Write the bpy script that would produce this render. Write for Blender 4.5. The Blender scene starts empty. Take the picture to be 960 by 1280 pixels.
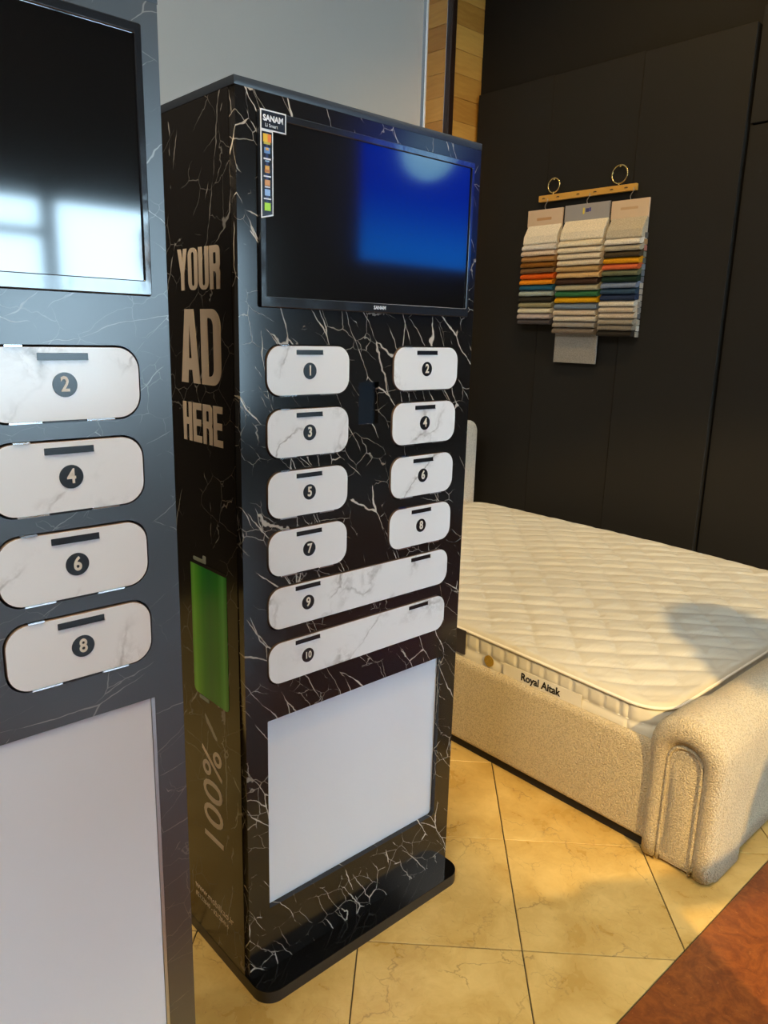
import bpy, bmesh, math, random
from mathutils import Vector, Matrix, noise as mnoise
random.seed(7)
scene = bpy.context.scene
COL = scene.collection
PI = math.pi

# ------------------------------------------------------------------ camera
F_PX = 944.63
yaw, pitch, roll = math.radians(42.524), math.radians(13.283), math.radians(1.533)
CAM = Vector((-0.70335, -1.14600, 1.36355))
fw = Vector((math.sin(yaw)*math.cos(pitch), math.cos(yaw)*math.cos(pitch), -math.sin(pitch)))
rt = Vector((math.cos(yaw), -math.sin(yaw), 0))
up = rt.cross(fw)
rt, up = math.cos(roll)*rt + math.sin(roll)*up, -math.sin(roll)*rt + math.cos(roll)*up
cd = bpy.data.cameras.new('camera')
cam = bpy.data.objects.new('camera', cd); COL.objects.link(cam)
cd.sensor_fit = 'VERTICAL'; cd.sensor_height = 36.0; cd.lens = F_PX/1280*36.0
cd.clip_start = 0.02
M = Matrix((( rt.x, up.x, -fw.x, CAM.x), (rt.y, up.y, -fw.y, CAM.y), (rt.z, up.z, -fw.z, CAM.z), (0,0,0,1)))
cam.matrix_world = M
scene.camera = cam

# ------------------------------------------------------------------ world and lights
w = bpy.data.worlds.new('world'); scene.world = w; w.use_nodes = True
bg = w.node_tree.nodes['Background']
bg.inputs['Color'].default_value = (0.62, 0.83, 1.0, 1)
bg.inputs['Strength'].default_value = 12.5
scene.view_settings.view_transform = 'Standard'
scene.view_settings.look = 'None'
scene.view_settings.gamma = 1.0
scene.view_settings.use_curve_mapping = False
scene.view_settings.exposure = 0.30
scene.cycles.use_denoising = True
scene.cycles.max_bounces = 8
scene.cycles.sample_clamp_indirect = 6.0
scene.cycles.caustics_reflective = False
scene.cycles.caustics_refractive = False

WIN_Y = -5.0
def portal(name, cx, cz, sx, sz):
    l = bpy.data.lights.new(name, 'AREA'); l.shape = 'RECTANGLE'; l.size = sx; l.size_y = sz
    l.cycles.is_portal = True
    o = bpy.data.objects.new(name, l); COL.objects.link(o)
    o.location = (cx, WIN_Y-0.02, cz); o.rotation_euler = (PI/2, 0, 0)   # shines towards +Y
    o.rotation_euler = (-PI/2+PI, 0, PI)
    return o
portal('window_daylight', 1.85, 1.435, 2.7, 1.67)
portal('window_daylight_blue', 5.45, 2.83, 1.9, 1.55)

def spot(name, loc, target, power, col, angle, blend, size):
    l = bpy.data.lights.new(name, 'SPOT'); l.energy = power; l.color = col
    l.spot_size = math.radians(angle); l.spot_blend = blend; l.shadow_soft_size = size
    o = bpy.data.objects.new(name, l); COL.objects.link(o); o.location = loc
    d = Vector(target)-Vector(loc)
    o.rotation_euler = d.to_track_quat('-Z', 'Y').to_euler()
    return o
WARM = (1.0, 0.67, 0.25)
spot('track_spot', (-0.6, -3.6, 3.0), (1.80, -0.40, 0.25), 800, WARM, 31, 0.40, 0.025)
spot('ceiling_spot', (1.5, 0.2, 4.0), (2.75, 1.2, 1.6), 130, WARM, 75, 0.8, 0.08)
spot('ceiling_spot_2', (-0.05, -0.75, 4.0), (0.15, -0.3, 0.0), 165, WARM, 56, 0.8, 0.08)
def fill_light(name, x, y, sx, sy, power, col):  # soft overhead fill, added to lift the ambient light
    l = bpy.data.lights.new(name, 'AREA'); l.shape = 'RECTANGLE'; l.size = sx; l.size_y = sy; l.energy = power; l.color = col
    o = bpy.data.objects.new(name, l); COL.objects.link(o); o.location = (x, y, 4.26)
    return o
NEUT = (1.0, 0.94, 0.83)
fill_light('ceiling_fill', -2.6, -0.6, 1.2, 2.4, 170, NEUT)
fill_light('ceiling_fill_2', -0.6, -3.2, 2.4, 1.2, 25, NEUT)
fill_light('ceiling_fill_3', 4.6, -2.6, 1.2, 2.4, 60, NEUT)

# ------------------------------------------------------------------ node helpers
class NT:
    def __init__(s, name):
        m = bpy.data.materials.new(name); m.use_nodes = True
        s.m = m; s.t = m.node_tree; s.n = s.t.nodes; s.b = s.n['Principled BSDF']
    def node(s, typ, **kw):
        nd = s.n.new(typ)
        for k, v in kw.items():
            if k in nd.inputs.keys() if hasattr(nd, 'inputs') else False: nd.inputs[k].default_value = v
            else: setattr(nd, k, v)
        return nd
    def L(s, a, b): s.t.links.new(a, b)
    def val(s, sock, v):
        if hasattr(v, 'is_linked') or isinstance(v, bpy.types.NodeSocket): s.L(v, sock)
        else: sock.default_value = v
    def math(s, op, a, b=0.0, c=0.0, clamp=False):
        nd = s.n.new('ShaderNodeMath'); nd.operation = op; nd.use_clamp = clamp
        s.val(nd.inputs[0], a); s.val(nd.inputs[1], b); s.val(nd.inputs[2], c)
        return nd.outputs[0]
    def vmath(s, op, a, b=(0,0,0), scale=None):
        nd = s.n.new('ShaderNodeVectorMath'); nd.operation = op
        s.val(nd.inputs[0], a); s.val(nd.inputs[1], b)
        if scale is not None: s.val(nd.inputs['Scale'], scale)
        return nd.outputs[0]
    def mix(s, f, a, b):
        nd = s.n.new('ShaderNodeMix'); nd.data_type = 'RGBA'
        s.val(nd.inputs[0], f); s.val(nd.inputs[6], a if not isinstance(a, tuple) else (*a[:3], 1)); s.val(nd.inputs[7], b if not isinstance(b, tuple) else (*b[:3], 1))
        return nd.outputs[2]
    def coords(s, kind='Object'):
        return s.n.new('ShaderNodeTexCoord').outputs[kind]
    def mapping(s, v, loc=(0,0,0), rot=(0,0,0), scale=(1,1,1)):
        nd = s.n.new('ShaderNodeMapping'); s.L(v, nd.inputs[0])
        nd.inputs[1].default_value = loc; nd.inputs[2].default_value = rot; nd.inputs[3].default_value = scale
        return nd.outputs[0]
    def noise(s, v, scale, detail=4, rough=0.55, dist=0.0, out=0):
        nd = s.n.new('ShaderNodeTexNoise'); s.L(v, nd.inputs['Vector'])
        nd.inputs['Scale'].default_value = scale; nd.inputs['Detail'].default_value = detail
        nd.inputs['Roughness'].default_value = rough; nd.inputs['Distortion'].default_value = dist
        return nd.outputs[out]
    def voro(s, v, scale, feature='F1', out=0, rnd=1.0):
        nd = s.n.new('ShaderNodeTexVoronoi'); nd.feature = feature; s.L(v, nd.inputs['Vector'])
        nd.inputs['Scale'].default_value = scale; nd.inputs['Randomness'].default_value = rnd
        return nd.outputs[out]
    def warp(s, v, scale, amt, detail=3):
        c = s.noise(v, scale, detail, out=1)
        d = s.vmath('SUBTRACT', c, (0.5, 0.5, 0.5))
        return s.vmath('ADD', v, s.vmath('SCALE', d, scale=amt))
    def step(s, x, lo, hi):
        nd = s.n.new('ShaderNodeMapRange'); nd.interpolation_type = 'SMOOTHSTEP'
        s.val(nd.inputs[0], x); s.val(nd.inputs[1], lo); s.val(nd.inputs[2], hi)
        nd.inputs[3].default_value = 0; nd.inputs[4].default_value = 1
        return nd.outputs[0]
    def rand(s): return s.n.new('ShaderNodeObjectInfo').outputs['Random']
    def bump(s, h, strength, dist):
        nd = s.n.new('ShaderNodeBump'); s.L(h, nd.inputs['Height'])
        nd.inputs['Strength'].default_value = strength; nd.inputs['Distance'].default_value = dist
        s.L(nd.outputs[0], s.b.inputs['Normal'])
    def set(s, **kw):
        names = dict(col='Base Color', rough='Roughness', metal='Metallic', spec='Specular IOR Level', coat='Coat Weight', coatr='Coat Roughness', em='Emission Color', ems='Emission Strength', sheen='Sheen Weight')
        for k, v in kw.items():
            if isinstance(v, tuple): v = (*v[:3], 1)
            s.val(s.b.inputs[names[k]], v)
        return s.m

def plain(name, col, rough=0.5, metal=0.0, var=0.06, vs=14, **kw):
    """plain procedural colour with a faint mottling"""
    t = NT(name); v = t.coords()
    n = t.noise(v, vs, 3)
    a = tuple(max(0, c*(1-var)) for c in col); b = tuple(min(1, c*(1+var)) for c in col)
    t.set(col=t.mix(n, a, b), rough=rough, metal=metal, **kw)
    return t.m

def srgb(r, g, b):
    f = lambda c: ((c/255+0.055)/1.055)**2.4 if c > 10 else c/255/12.92
    return (f(r), f(g), f(b))

def black_marble(name, rot, stretch, amount, seed, rough, basec=(0.0075, 0.0068, 0.0062), thick=1.0, spec=0.5, coat=0.0):
    t = NT(name); v = t.coords()
    p0 = t.mapping(v, loc=(seed, seed*0.7, seed*1.3))
    def family(src, scale, hw, mscale, lo, hi, off):
        e = t.voro(src, scale, 'DISTANCE_TO_EDGE')
        m = t.step(t.noise(t.mapping(p0, loc=off), mscale, 4, 0.6), lo, hi)
        wd = t.math('ADD', t.math('MULTIPLY', m, hw*scale*thick), 1e-5)
        l = t.math('SUBTRACT', 1.0, t.step(t.math('DIVIDE', e, wd), 0.45, 1.0))
        return t.math('MULTIPLY', l, t.step(m, 0.02, 0.25))
    q = t.mapping(t.mapping(t.warp(p0, 8.0, 0.035, 4), rot=rot), scale=stretch)
    q2 = t.mapping(t.mapping(t.warp(p0, 14.0, 0.030, 4), rot=tuple(r*0.55 for r in rot)), scale=tuple(0.5+0.5*k for k in stretch))
    f1 = family(q, 9.0, 0.0020, 10.0, 0.47, 0.75, (0, 0, 0))
    f2 = family(q, 16.0, 0.0011, 9.0, 0.43, 0.66, (4, 1, 2))
    f3 = family(q2, 24.0, 0.0008, 8.0, 0.45, 0.62, (5, 8, 2))
    dust = t.math('MULTIPLY', t.step(t.noise(p0, 150, 2), 0.70, 0.80), t.step(t.noise(t.mapping(p0, loc=(2, 9, 4)), 11, 2), 0.58, 0.70))
    f = t.math('MAXIMUM', t.math('MULTIPLY', f1, min(1.0, amount)), t.math('MULTIPLY', f2, 0.8*amount))
    f = t.math('MAXIMUM', f, t.math('MULTIPLY', f3, 0.45*amount))
    f = t.math('ADD', f, t.math('MULTIPLY', dust, 0.22*amount), clamp=True)
    cl = t.mix(t.noise(p0, 3, 2), basec, tuple(c*1.7 for c in basec))
    t.set(col=t.mix(f, cl, (0.60, 0.54, 0.46)), rough=rough, spec=spec, coat=coat, coatr=rough)
    return t.m

def white_marble(name):
    t = NT(name); v = t.coords(); r = t.rand()
    off = t.n.new('ShaderNodeCombineXYZ')
    t.L(t.math('MULTIPLY', r, 37.0), off.inputs[0]); t.L(t.math('MULTIPLY', r, 11.0), off.inputs[1]); t.L(t.math('MULTIPLY', r, 23.0), off.inputs[2])
    p = t.vmath('ADD', v, off.outputs[0])
    p = t.warp(p, 9.0, 0.09, 4)
    q = t.mapping(t.mapping(p, rot=(0, math.radians(48), 0)), scale=(0.30, 1, 1))
    e = t.voro(q, 6.0, 'DISTANCE_TO_EDGE')
    mask = t.step(t.noise(p, 7, 3), 0.43, 0.60)
    l = t.math('MULTIPLY', t.math('SUBTRACT', 1.0, t.step(e, 0.0, 0.020)), mask)
    grain = t.step(t.noise(p, 60, 4, 0.7), 0.42, 0.62)
    soft = t.math('MULTIPLY', t.math('SUBTRACT', 1.0, t.step(e, 0.0, 0.10)), t.math('MULTIPLY', mask, t.math('MULTIPLY', grain, 0.38)))
    cl = t.math('MULTIPLY', t.step(t.noise(p, 5, 3), 0.55, 0.85), 0.06)
    f = t.math('ADD', t.math('MULTIPLY', l, 0.55), t.math('ADD', soft, cl), clamp=True)
    t.set(col=t.mix(f, (0.88, 0.88, 0.875), (0.33, 0.31, 0.29)), rough=0.18, spec=0.5)
    return t.m

def floor_marble():
    t = NT('cream_marble'); v = t.coords(); r = t.rand()
    off = t.n.new('ShaderNodeCombineXYZ')
    for i, k in enumerate((41.0, 17.0, 29.0)): t.L(t.math('MULTIPLY', r, k), off.inputs[i])
    p = t.vmath('ADD', v, off.outputs[0])
    w1 = t.warp(p, 5.0, 0.22, 4)
    base = t.noise(w1, 6.0, 6, 0.65)
    col = t.mix(t.step(base, 0.25, 0.75), (0.47, 0.295, 0.075), (0.68, 0.485, 0.175))
    col = t.mix(t.math('MULTIPLY', t.math('SUBTRACT', r, 0.5, clamp=False), 0.35), col, (0.45, 0.33, 0.14))
    e = t.voro(t.mapping(t.warp(p, 9, 0.14, 5), scale=(1, 0.55, 1)), 7.0, 'DISTANCE_TO_EDGE')
    mask = t.step(t.noise(p, 8, 3), 0.44, 0.62)
    vein = t.math('MULTIPLY', t.math('SUBTRACT', 1.0, t.step(e, 0.0, 0.015)), mask)
    e2 = t.voro(t.mapping(t.warp(p, 12, 0.12, 5), rot=(0, 0, 0.5), scale=(1, 0.45, 1)), 15.0, 'DISTANCE_TO_EDGE')
    v2 = t.math('MULTIPLY', t.math('SUBTRACT', 1.0, t.step(e2, 0.0, 0.020)), t.step(t.noise(t.mapping(p, loc=(3, 7, 1)), 7, 3), 0.48, 0.66))
    vein = t.math('MAXIMUM', vein, t.math('MULTIPLY', v2, 0.6))
    fine = t.math('MULTIPLY', t.step(t.noise(w1, 60, 4, 0.7), 0.60, 0.74), 0.5)
    f = t.math('ADD', t.math('MULTIPLY', vein, 0.55), t.math('MULTIPLY', fine, t.step(base, 0.62, 0.42)), clamp=True)
    t.set(col=t.mix(f, col, (0.20, 0.125, 0.04)), rough=t.math('ADD', t.math('MULTIPLY', base, 0.2), 0.20))
    t.bump(t.math('SUBTRACT', 1.0, f), 0.08, 0.002)
    return t.m

def red_granite():
    t = NT('red_granite'); p = t.coords()
    w1 = t.warp(p, 6, 0.25, 4)
    a = t.noise(w1, 32, 6, 0.7)
    col = t.mix(t.step(a, 0.30, 0.72), (0.135, 0.034, 0.010), (0.27, 0.082, 0.018))
    s = t.noise(t.mapping(t.warp(p, 20, 0.1), rot=(0, 0, 0.6), scale=(1, 2.5, 1)), 60, 4, 0.7)
    col = t.mix(t.math('MULTIPLY', t.step(s, 0.60, 0.75), 0.6), col, (0.40, 0.17, 0.06))
    t.set(col=col, rough=0.30)
    return t.m

def boucle(name, col):
    t = NT(name); v = t.coords()
    p = t.warp(v, 90, 0.012, 2)
    e = t.voro(p, 250, 'F1')
    n = t.noise(v, 260, 3)
    h = t.math('ADD', t.math('MULTIPLY', e, -1.0), t.math('MULTIPLY', n, 0.6))
    dark = tuple(c*0.68 for c in col)
    t.set(col=t.mix(t.step(t.math('ADD', e, t.math('MULTIPLY', n, 0.3)), 0.35, 0.95), col, dark), rough=0.95, spec=0.15, sheen=0.25)
    t.bump(h, 0.9, 0.005)
    return t.m

def quilt_fabric():
    t = NT('mattress_ticking'); v = t.coords()
    n = t.noise(t.mapping(v, scale=(1, 1, 1)), 900, 2)
    m = t.noise(v, 5, 3)
    t.set(col=t.mix(m, (0.53, 0.495, 0.395), (0.60, 0.56, 0.455)), rough=0.75, spec=0.25, sheen=0.2)
    wr = t.noise(t.mapping(v, rot=(0, 0, math.radians(45)), scale=(0.35, 1.6, 1)), 34, 4, 0.6)
    t.bump(t.math('ADD', t.math('MULTIPLY', wr, 1.0), t.math('MULTIPLY', n, 0.08)), 0.45, 0.006)
    return t.m

def wood(name, c1, c2, axis_scale):
    t = NT(name); v = t.coords(); r = t.rand()
    off = t.n.new('ShaderNodeCombineXYZ'); t.L(t.math('MULTIPLY', r, 31.0), off.inputs[0]); t.L(t.math('MULTIPLY', r, 7.0), off.inputs[2])
    p = t.vmath('ADD', v, off.outputs[0])
    q = t.mapping(t.warp(p, 4, 0.06), scale=axis_scale)
    g = t.noise(q, 22, 5, 0.6)
    f = t.math('ADD', t.math('MULTIPLY', g, 0.8), t.math('MULTIPLY', t.math('SUBTRACT', r, 0.5), 0.75), clamp=True)
    t.set(col=t.mix(f, c1, c2), rough=0.45)
    return t.m

def fabric(name, col, scale=260, cont=0.24):
    t = NT(name); v = t.coords()
    n = t.noise(v, scale, 3, 0.7)
    a = tuple(c*(1-cont) for c in col); b = tuple(min(1, c*(1+cont)) for c in col)
    t.set(col=t.mix(t.step(n, 0.3, 0.7), a, b), rough=0.95, spec=0.1)
    t.bump(n, 0.5, 0.002)
    return t.m

MT = {}
MT['marble_front'] = black_marble('black_marble_front', (0, math.radians(-60), 0), (0.24, 1.0, 1.0), 1.0, 3.1, 0.14)
MT['marble_side'] = black_marble('black_marble_side', (math.radians(78), 0, 0), (1.0, 0.10, 0.40), 0.42, 8.4, 0.17, basec=(0.0075, 0.0062, 0.0050), thick=0.7)
MT['marble_soft'] = black_marble('black_marble_satin', (0, math.radians(28), 0), (0.30, 1.0, 0.8), 0.42, 12.2, 0.34, basec=(0.010, 0.0105, 0.0115), thick=0.5, spec=1.0, coat=1.0)
MT['white_marble'] = white_marble('white_marble_laminate')
MT['black_board'] = plain('black_board', (0.010, 0.010, 0.011), 0.18)
MT['slate_edge'] = plain('slate_edge_band', (0.030, 0.036, 0.044), 0.32)
MT['base_top'] = plain('gloss_black_base', (0.004, 0.004, 0.004), 0.06)
MT['base_edge'] = plain('base_edge_band', (0.020, 0.018, 0.016), 0.38)
MT['interior'] = plain('dark_interior', (0.006, 0.006, 0.006), 0.8)
MT['bezel'] = plain('gloss_black_bezel', (0.010, 0.012, 0.016), 0.10, coat=0.6, coatr=0.08)
def film_bezel():
    t = NT('filmed_bezel'); v = t.coords()
    n = t.noise(t.mapping(v, scale=(1, 1, 1)), 18, 3)
    t.set(col=(0.014, 0.017, 0.022), rough=t.math('MULTIPLY', n, 0.25), coat=0.9, coatr=0.05, spec=0.9)
    t.bump(n, 0.10, 0.006)
    return t.m
MT['film'] = film_bezel()
MT['glass_black'] = plain('black_screen_glass', (0.0025, 0.0026, 0.003), 0.075, spec=1.0, coat=1.0, coatr=0.06)
MT['acrylic'] = plain('white_acrylic', (0.78, 0.81, 0.87), 0.24, var=0.01, spec=0.6)
MT['alu'] = plain('brushed_alu', (0.55, 0.57, 0.58), 0.35, 1.0)
MT['chrome'] = plain('chrome', (0.80, 0.84, 0.90), 0.12, 1.0)
MT['mdf'] = plain('mdf_edge', (0.20, 0.125, 0.08), 0.8)
MT['slot'] = plain('black_slot', (0.006, 0.006, 0.007), 0.25)
MT['number'] = plain('number_cream', (0.78, 0.70, 0.58), 0.4)
MT['letter'] = plain('tan_vinyl', (0.60, 0.46, 0.32), 0.55, var=0.04)
MT['scanner'] = plain('scanner_glass', (0.010, 0.014, 0.021), 0.18)
MT['white_print'] = plain('white_print', (0.78, 0.79, 0.80), 0.4)
MT['sticker_black'] = plain('sticker_black', (0.010, 0.012, 0.018), 0.25)
MT['boucle'] = boucle('cream_boucle', (0.68, 0.565, 0.365))
MT['headfab'] = boucle('headboard_boucle', (0.80, 0.72, 0.60))
MT['quilt'] = quilt_fabric()
MT['side_tick'] = plain('border_ticking', (0.70, 0.66, 0.55), 0.7)
MT['piping'] = plain('piping_tape', (0.78, 0.74, 0.64), 0.7)
MT['plinth'] = plain('black_plinth', (0.010, 0.008, 0.007), 0.7)
MT['grey_wall'] = plain('grey_paint', (0.54, 0.52, 0.475), 0.5, var=0.03, vs=2)
MT['black_wall'] = plain('black_paint', (0.0105, 0.0092, 0.0072), 0.75, var=0.15, vs=3, spec=0.2)
MT['black_panel'] = plain('black_panel_board', (0.0125, 0.0110, 0.0085), 0.7, var=0.10, vs=3, spec=0.25)
MT['brown_wall'] = plain('dark_brown_paint', (0.030, 0.020, 0.013), 0.6)
MT['ceiling'] = plain('ceiling_paint', (0.75, 0.74, 0.72), 0.9)
MT['room_wall'] = plain('room_paint', (0.075, 0.066, 0.056), 0.8)
MT['plank'] = wood('oak_plank', (0.38, 0.165, 0.022), (0.66, 0.36, 0.075), (0.25, 0.25, 2.6))
MT['wenge'] = plain('dark_corner_trim', (0.020, 0.008, 0.004), 0.35)
MT['bar_wood'] = wood('bar_beech', (0.42, 0.20, 0.025), (0.62, 0.34, 0.06), (2.0, 0.2, 2.0))
MT['brass'] = plain('brass', (0.72, 0.55, 0.22), 0.25, 1.0)
MT['wire'] = plain('steel_wire', (0.45, 0.43, 0.40), 0.3, 1.0)
MT['tile'] = floor_marble()
MT['granite'] = red_granite()
MT['grey_stone'] = plain('grey_stone', (0.20, 0.20, 0.205), 0.35, var=0.25, vs=9)
MT['grout'] = plain('dark_grout', (0.075, 0.055, 0.025), 0.9)
MT['frame'] = plain('window_frame', (0.20, 0.21, 0.22), 0.4)

# ------------------------------------------------------------------ mesh helpers
def link(o, parent=None):
    COL.objects.link(o)
    if parent is not None: o.parent = parent
    return o
def obj(name, me, mat, parent=None, smooth=False):
    if not isinstance(me, bpy.types.Mesh):
        bm = me; me = bpy.data.meshes.new(name); bm.to_mesh(me); bm.free()
    if mat is not None:
        me.materials.clear(); me.materials.append(MT[mat] if isinstance(mat, str) else mat)
    if smooth:
        for p in me.polygons: p.use_smooth = True
    return link(bpy.data.objects.new(name, me), parent)
def empty(name, loc, parent=None, rz=0):
    o = bpy.data.objects.new(name, None); o.location = loc; o.rotation_euler.z = rz; o.empty_display_size = 0.05
    return link(o, parent)
def tag(o, label=None, cat=None, group=None, kind=None):
    if label: o['label'] = label
    if cat: o['category'] = cat
    if group: o['group'] = group
    if kind: o['kind'] = kind
    return o
def box(bm, x0, x1, y0, y1, z0, z1, bevel=0.0, seg=2):
    vs = [bm.verts.new(c) for c in ((x0,y0,z0),(x1,y0,z0),(x1,y1,z0),(x0,y1,z0),(x0,y0,z1),(x1,y0,z1),(x1,y1,z1),(x0,y1,z1))]
    fs = [bm.faces.new([vs[i] for i in f]) for f in ((3,2,1,0),(4,5,6,7),(0,1,5,4),(1,2,6,5),(2,3,7,6),(3,0,4,7))]
    if bevel > 0:
        es = set(e for f in fs for e in f.edges)
        bmesh.ops.bevel(bm, geom=list(es), offset=bevel, segments=seg, affect='EDGES', profile=0.5)
    return bm
def boxo(name, b, mat, parent=None, bevel=0.0, seg=2, smooth=False):
    return obj(name, box(bmesh.new(), *b, bevel=bevel, seg=seg), mat, parent, smooth)
def rr(x0, x1, y0, y1, r, n=8):
    """rounded rectangle loop; r a number or four radii (bl, br, tr, tl)"""
    R = r if isinstance(r, (tuple, list)) else (r,)*4
    out = []
    for (cx, cy, a0), q in zip(((x0, y0, PI), (x1, y0, 1.5*PI), (x1, y1, 0), (x0, y1, PI/2)), R):
        if q <= 0: out.append((cx, cy)); continue
        sx = cx+q if cx == x0 else cx-q; sy = cy+q if cy == y0 else cy-q
        for i in range(n+1):
            a = a0+PI/2*i/n; out.append((sx+q*math.cos(a), sy+q*math.sin(a)))
    return out
def circle(cx, cy, r, n=32, ry=None):
    return [(cx+r*math.cos(2*PI*i/n), cy+(ry or r)*math.sin(2*PI*i/n)) for i in range(n)]
def eval_curve(c):
    o = bpy.data.objects.new('tmp', c); COL.objects.link(o)
    dg = bpy.context.evaluated_depsgraph_get(); dg.update()
    me = bpy.data.meshes.new_from_object(o.evaluated_get(dg))
    bpy.data.objects.remove(o); bpy.data.curves.remove(c)
    return me
def flat(loops, depth, bevel=0.0):
    """solid plate from 2D loops (outer and holes), front face at z = 0, going back to z = -depth"""
    c = bpy.data.curves.new('flat', 'CURVE'); c.dimensions = '2D'; c.fill_mode = 'BOTH'
    for lp in loops:
        s = c.splines.new('POLY'); s.points.add(len(lp)-1)
        for p, q in zip(s.points, lp): p.co = (q[0], q[1], 0, 1)
        s.use_cyclic_u = True
    c.extrude = depth/2 - bevel; c.bevel_depth = bevel; c.bevel_resolution = 2; c.offset = -bevel
    me = eval_curve(c)
    me.transform(Matrix.Translation((0, 0, -depth/2)))
    return me
def text_mesh(s, size, depth=0.0006, bold=0.0, align='CENTER', sx=1.0, space=1.0):
    c = bpy.data.curves.new('txt', 'FONT'); c.body = s; c.size = size; c.extrude = depth/2; c.offset = bold
    c.align_x = align; c.align_y = 'CENTER' if align == 'CENTER' else 'BOTTOM_BASELINE'; c.space_character = space
    c.resolution_u = 4
    me = eval_curve(c)
    me.transform(Matrix.Translation((0, 0, -depth/2)) if depth else Matrix.Identity(4))
    if sx != 1.0: me.transform(Matrix.Diagonal((sx, 1, 1, 1)))
    return me
def FRONT(x=0, y=0, z=0):          # plane facing -Y : (u,v,n) -> (x+u, y-n, z+v)
    return Matrix(((1,0,0,x),(0,0,-1,y),(0,1,0,z),(0,0,0,1)))
def SIDE(x=0, y=0, z=0):           # plane facing -X : (u,v,n) -> (x-n, y-u, z+v)
    return Matrix(((0,0,-1,x),(-1,0,0,y),(0,1,0,z),(0,0,0,1)))
def SIDEUP(x=0, y=0, z=0):         # facing -X, text runs upward: u -> +z, v -> +y
    return Matrix(((0,0,-1,x),(0,1,0,y),(1,0,0,z),(0,0,0,1)))
def TOP(x=0, y=0, z=0): return Matrix.Translation((x, y, z))
def xf(me, m): me.transform(m); return me
def tube(bm, pts, r, n=8, closed=False):
    pts = [Vector(p) for p in pts]; rings = []
    N = len(pts)
    prev = None
    for i, p in enumerate(pts):
        a = pts[(i-1) % N] if (closed or i > 0) else p
        b = pts[(i+1) % N] if (closed or i < N-1) else p
        d = (b-a).normalized()
        if prev is None:
            h = Vector((0, 0, 1)) if abs(d.z) < 0.9 else Vector((1, 0, 0))
            s = d.cross(h).normalized()
        else:
            s = (prev - d*prev.dot(d)).normalized()
        prev = s; t = d.cross(s)
        rr_ = r[i] if isinstance(r, (list, tuple)) else r
        rings.append([bm.verts.new(p + (s*math.cos(2*PI*k/n)+t*math.sin(2*PI*k/n))*rr_) for k in range(n)])
    for i in range(N if closed else N-1):
        A, B = rings[i], rings[(i+1) % N]
        for k in range(n): bm.faces.new((A[k], A[(k+1) % n], B[(k+1) % n], B[k]))
    if not closed:
        bm.faces.new(list(reversed(rings[0]))); bm.faces.new(rings[-1])
    return bm
def grid_mesh(name, P):
    """P[i][j] vectors -> quad mesh"""
    ni, nj = len(P), len(P[0])
    vs = [tuple(P[i][j]) for i in range(ni) for j in range(nj)]
    fs = [(i*nj+j, (i+1)*nj+j, (i+1)*nj+j+1, i*nj+j+1) for i in range(ni-1) for j in range(nj-1)]
    me = bpy.data.meshes.new(name); me.from_pydata(vs, [], fs); me.update()
    return me

# ------------------------------------------------------------------ room shell
CEIL = 4.3
X0, X1 = -4.5, 8.5
floor = boxo('floor', (X0, X1, WIN_Y, 2.4, -0.12, -0.0045), 'grout'); tag(floor, 'floor of cream marble tiles laid diagonally with a red granite border', kind='structure')
def clip_poly(poly, f):
    out = []
    for i in range(len(poly)):
        a, b = poly[i], poly[(i+1) % len(poly)]
        fa, fb = f(a), f(b)
        if fa >= 0: out.append(a)
        if (fa >= 0) != (fb >= 0):
            t = fa/(fa-fb); out.append((a[0]+(b[0]-a[0])*t, a[1]+(b[1]-a[1])*t))
    return out
def slab_tile(name, poly, top, thick, ch, mat, parent):
    cx = sum(p[0] for p in poly)/len(poly); cy = sum(p[1] for p in poly)/len(poly)
    bm = bmesh.new()
    lo = [bm.verts.new((x-cx, y-cy, -thick)) for x, y in poly]
    md = [bm.verts.new((x-cx, y-cy, -ch)) for x, y in poly]
    def shrink(x, y):
        d = math.hypot(x-cx, y-cy); k = max(0, 1-ch*1.6/max(d, 1e-6)); return ((x-cx)*k, (y-cy)*k, 0)
    tp = [bm.verts.new(shrink(x, y)) for x, y in poly]
    n = len(poly)
    for i in range(n):
        j = (i+1) % n
        bm.faces.new((lo[i], lo[j], md[j], md[i])); bm.faces.new((md[i], md[j], tp[j], tp[i]))
    bm.faces.new(tp); bm.faces.new(list(reversed(lo)))
    o = obj(name, bm, mat, parent); o.location = (cx, cy, top)
    return o
BORDER = -0.552
PA, PB, A0, B0 = 0.390, 0.376, 0.158, 0.2165
s2 = math.sqrt(2)
g = 0.0016
for i in range(-7, 12):
    for j in range(-8, 11):
        a0, a1 = A0+PA*i+g, A0+PA*(i+1)-g
        b0, b1 = B0+PB*j+g, B0+PB*(j+1)-g
        q = [((a+b)/s2, (a-b)/s2) for a, b in ((a0, b0), (a0, b1), (a1, b1), (a1, b0))]
        q = [p for p in q]
        ar = sum(q[k][0]*q[(k+1) % 4][1]-q[(k+1) % 4][0]*q[k][1] for k in range(4))
        if ar < 0: q.reverse()
        for f in (lambda p: p[1]-BORDER-g, lambda p: 2.235-p[1], lambda p: 2.84-p[0], lambda p: p[0]+1.6):
            q = clip_poly(q, f)
            if len(q) < 3: break
        if len(q) < 3: continue
        area = abs(sum(q[k][0]*q[(k+1) % len(q)][1]-q[(k+1) % len(q)][0]*q[k][1] for k in range(len(q)))/2)
        if area < 0.0008: continue
        slab_tile('marble_tile', q, 0.0, 0.004, 0.0008, 'tile', floor)
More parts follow.
